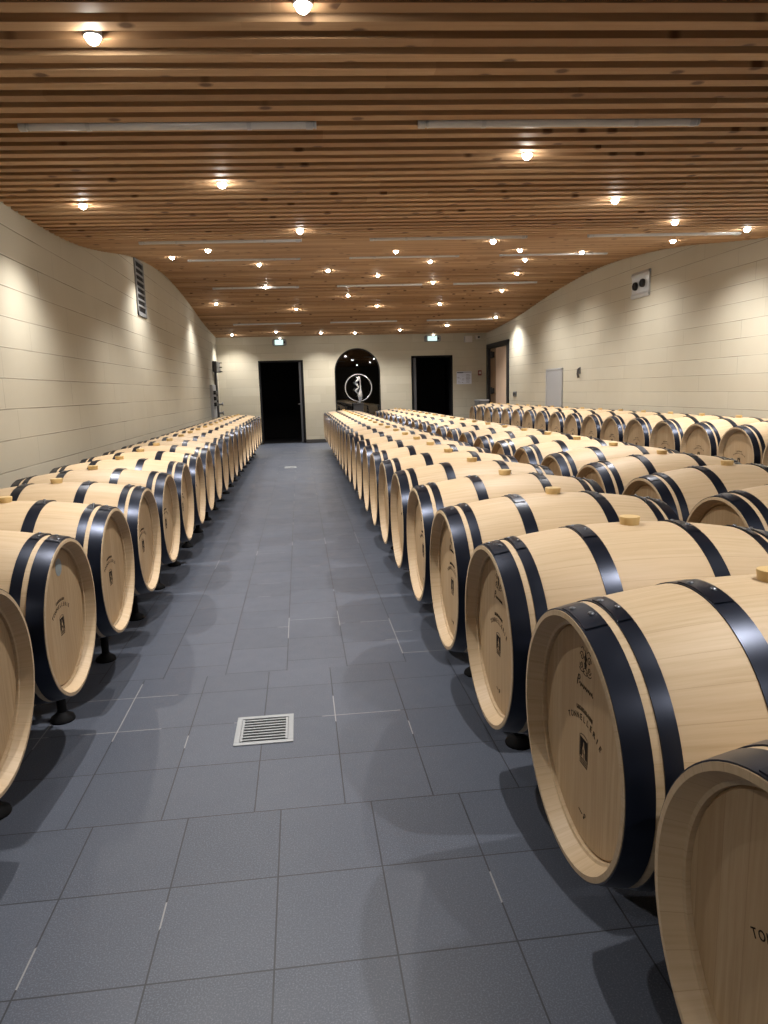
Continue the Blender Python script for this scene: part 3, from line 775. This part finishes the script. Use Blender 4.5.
r = thing('electrical_panel', 'grey upright panel with three dark sockets near left wall corner', 'electrical panel', (XL - .004, 17.80, .82))
b = bmesh.new(); bbox(b, 0, .07, -.33, .33, 0, .79, .008); link('casing', mesh('casing', b, GREYP), r)
for z in (.32, .46, .60):
    b = bmesh.new(); bbox(b, .065, .13, -.24, .24, z - .045, z + .045, .012); link('socket', mesh('socket', b, BLACK), r)

# silver ring sculpture on its plinth in front of the arch
r = thing('ring_sculpture', 'silver ring sculpture with a pointed twisted figure before the dark arch', 'sculpture', (1.605, 19.22, 1.045))
b = bmesh.new(); tube(b, [(.355 * cos(2 * pi * i / 72), .05, .405 + .355 * sin(2 * pi * i / 72)) for i in range(72)], .013, 10, True); link('ring', mesh('ring', b, CHROME, True), r)
b = bmesh.new()
cs = [(.010, .72, .010), (.022, .68, .030), (.035, .61, .024), (.045, .54, .018), (.048, .44, .016), (.046, .36, .022), (.040, .29, .050), (.032, .22, .072), (.030, .15, .062), (.034, .09, .040), (.036, .04, .020), (.036, .003, .004)]
tube(b, [(x, 0, z) for x, z, q in cs], lambda t: cs[min(len(cs) - 1, int(round(t * (len(cs) - 1))))][2], 8)
link('blade', mesh('blade', b, CHROME, True), r)
b = bmesh.new(); pts = []
for i in range(61):
    t = i / 60; pts.append((-.040 + .042 * sin(t * 15) * (1 - .3 * t) - .01 * (1 - t), .03 * cos(t * 15), .69 - .50 * t))
tube(b, pts, lambda t: .014 + .020 * abs(sin(t * 11)), 8)
link('twisted_ribbon', mesh('twisted_ribbon', b, CHROME, True), r)
b = bmesh.new(); tube(b, [(.0, .05, .012), (.0, .03, .03), (.03, .0, .06)], .012, 8); lathe(b, [(0, 0), (.05, 0), (.05, .008), (0, .008)], 20, Matrix.Translation((.0, .04, 0))); link('mount', mesh('mount', b, STEEL, True, 40), r)
r = thing('plinth', 'dark grey plinth under the silver ring sculpture', 'plinth', (1.585, 19.26, 0))
b = bmesh.new(); bbox(b, -.125, .125, -.11, .11, .03, 1.03, .006); link('column', mesh('column', b, DARKG), r)
b = bmesh.new(); bbox(b, -.14, .14, -.125, .125, 1.03, 1.045, .004); link('top', mesh('top', b, DARKG), r)
b = bmesh.new(); bbox(b, -.14, .14, -.125, .125, 0, .03, .004); link('base', mesh('base', b, DARKG), r)

# ------------------------------------------------------------------ camera, world, view
yaw, pit, rol, fpx = .113874, .170745, .027171, 706.5
F = Vector((sin(yaw) * cos(pit), cos(yaw) * cos(pit), -sin(pit))); X = Vector((cos(yaw), -sin(yaw), 0)); U = X.cross(F)
Xr = X * cos(rol) - U * sin(rol); Ur = X * sin(rol) + U * cos(rol)
cd = bpy.data.cameras.new('camera'); cam = bpy.data.objects.new('camera', cd); COL.objects.link(cam)
cd.sensor_fit = 'VERTICAL'; cd.sensor_height = 36.0; cd.sensor_width = 27.0; cd.lens = fpx * 36 / 1024; cd.clip_start = .05
M = Matrix.Identity(4)
for i in range(3): M[i][0], M[i][1], M[i][2] = Xr[i], Ur[i], -F[i]
M.translation = (0, 0, EYE); cam.matrix_world = M; S.camera = cam
w = bpy.data.worlds.new('world'); S.world = w; w.use_nodes = True
w.node_tree.nodes['Background'].inputs[0].default_value = (.02, .02, .025, 1); w.node_tree.nodes['Background'].inputs[1].default_value = .2
S.view_settings.view_transform = 'Standard'; S.view_settings.look = 'None'; S.view_settings.exposure = 0.0; S.view_settings.gamma = 1.0
S.view_settings.use_curve_mapping = False
try:
    S.cycles.use_denoising = True; S.cycles.use_light_tree = True; S.cycles.max_bounces = 8; S.cycles.diffuse_bounces = 5
    S.cycles.sample_clamp_indirect = 6.0; S.cycles.caustics_reflective = False; S.cycles.caustics_refractive = False
except Exception: pass
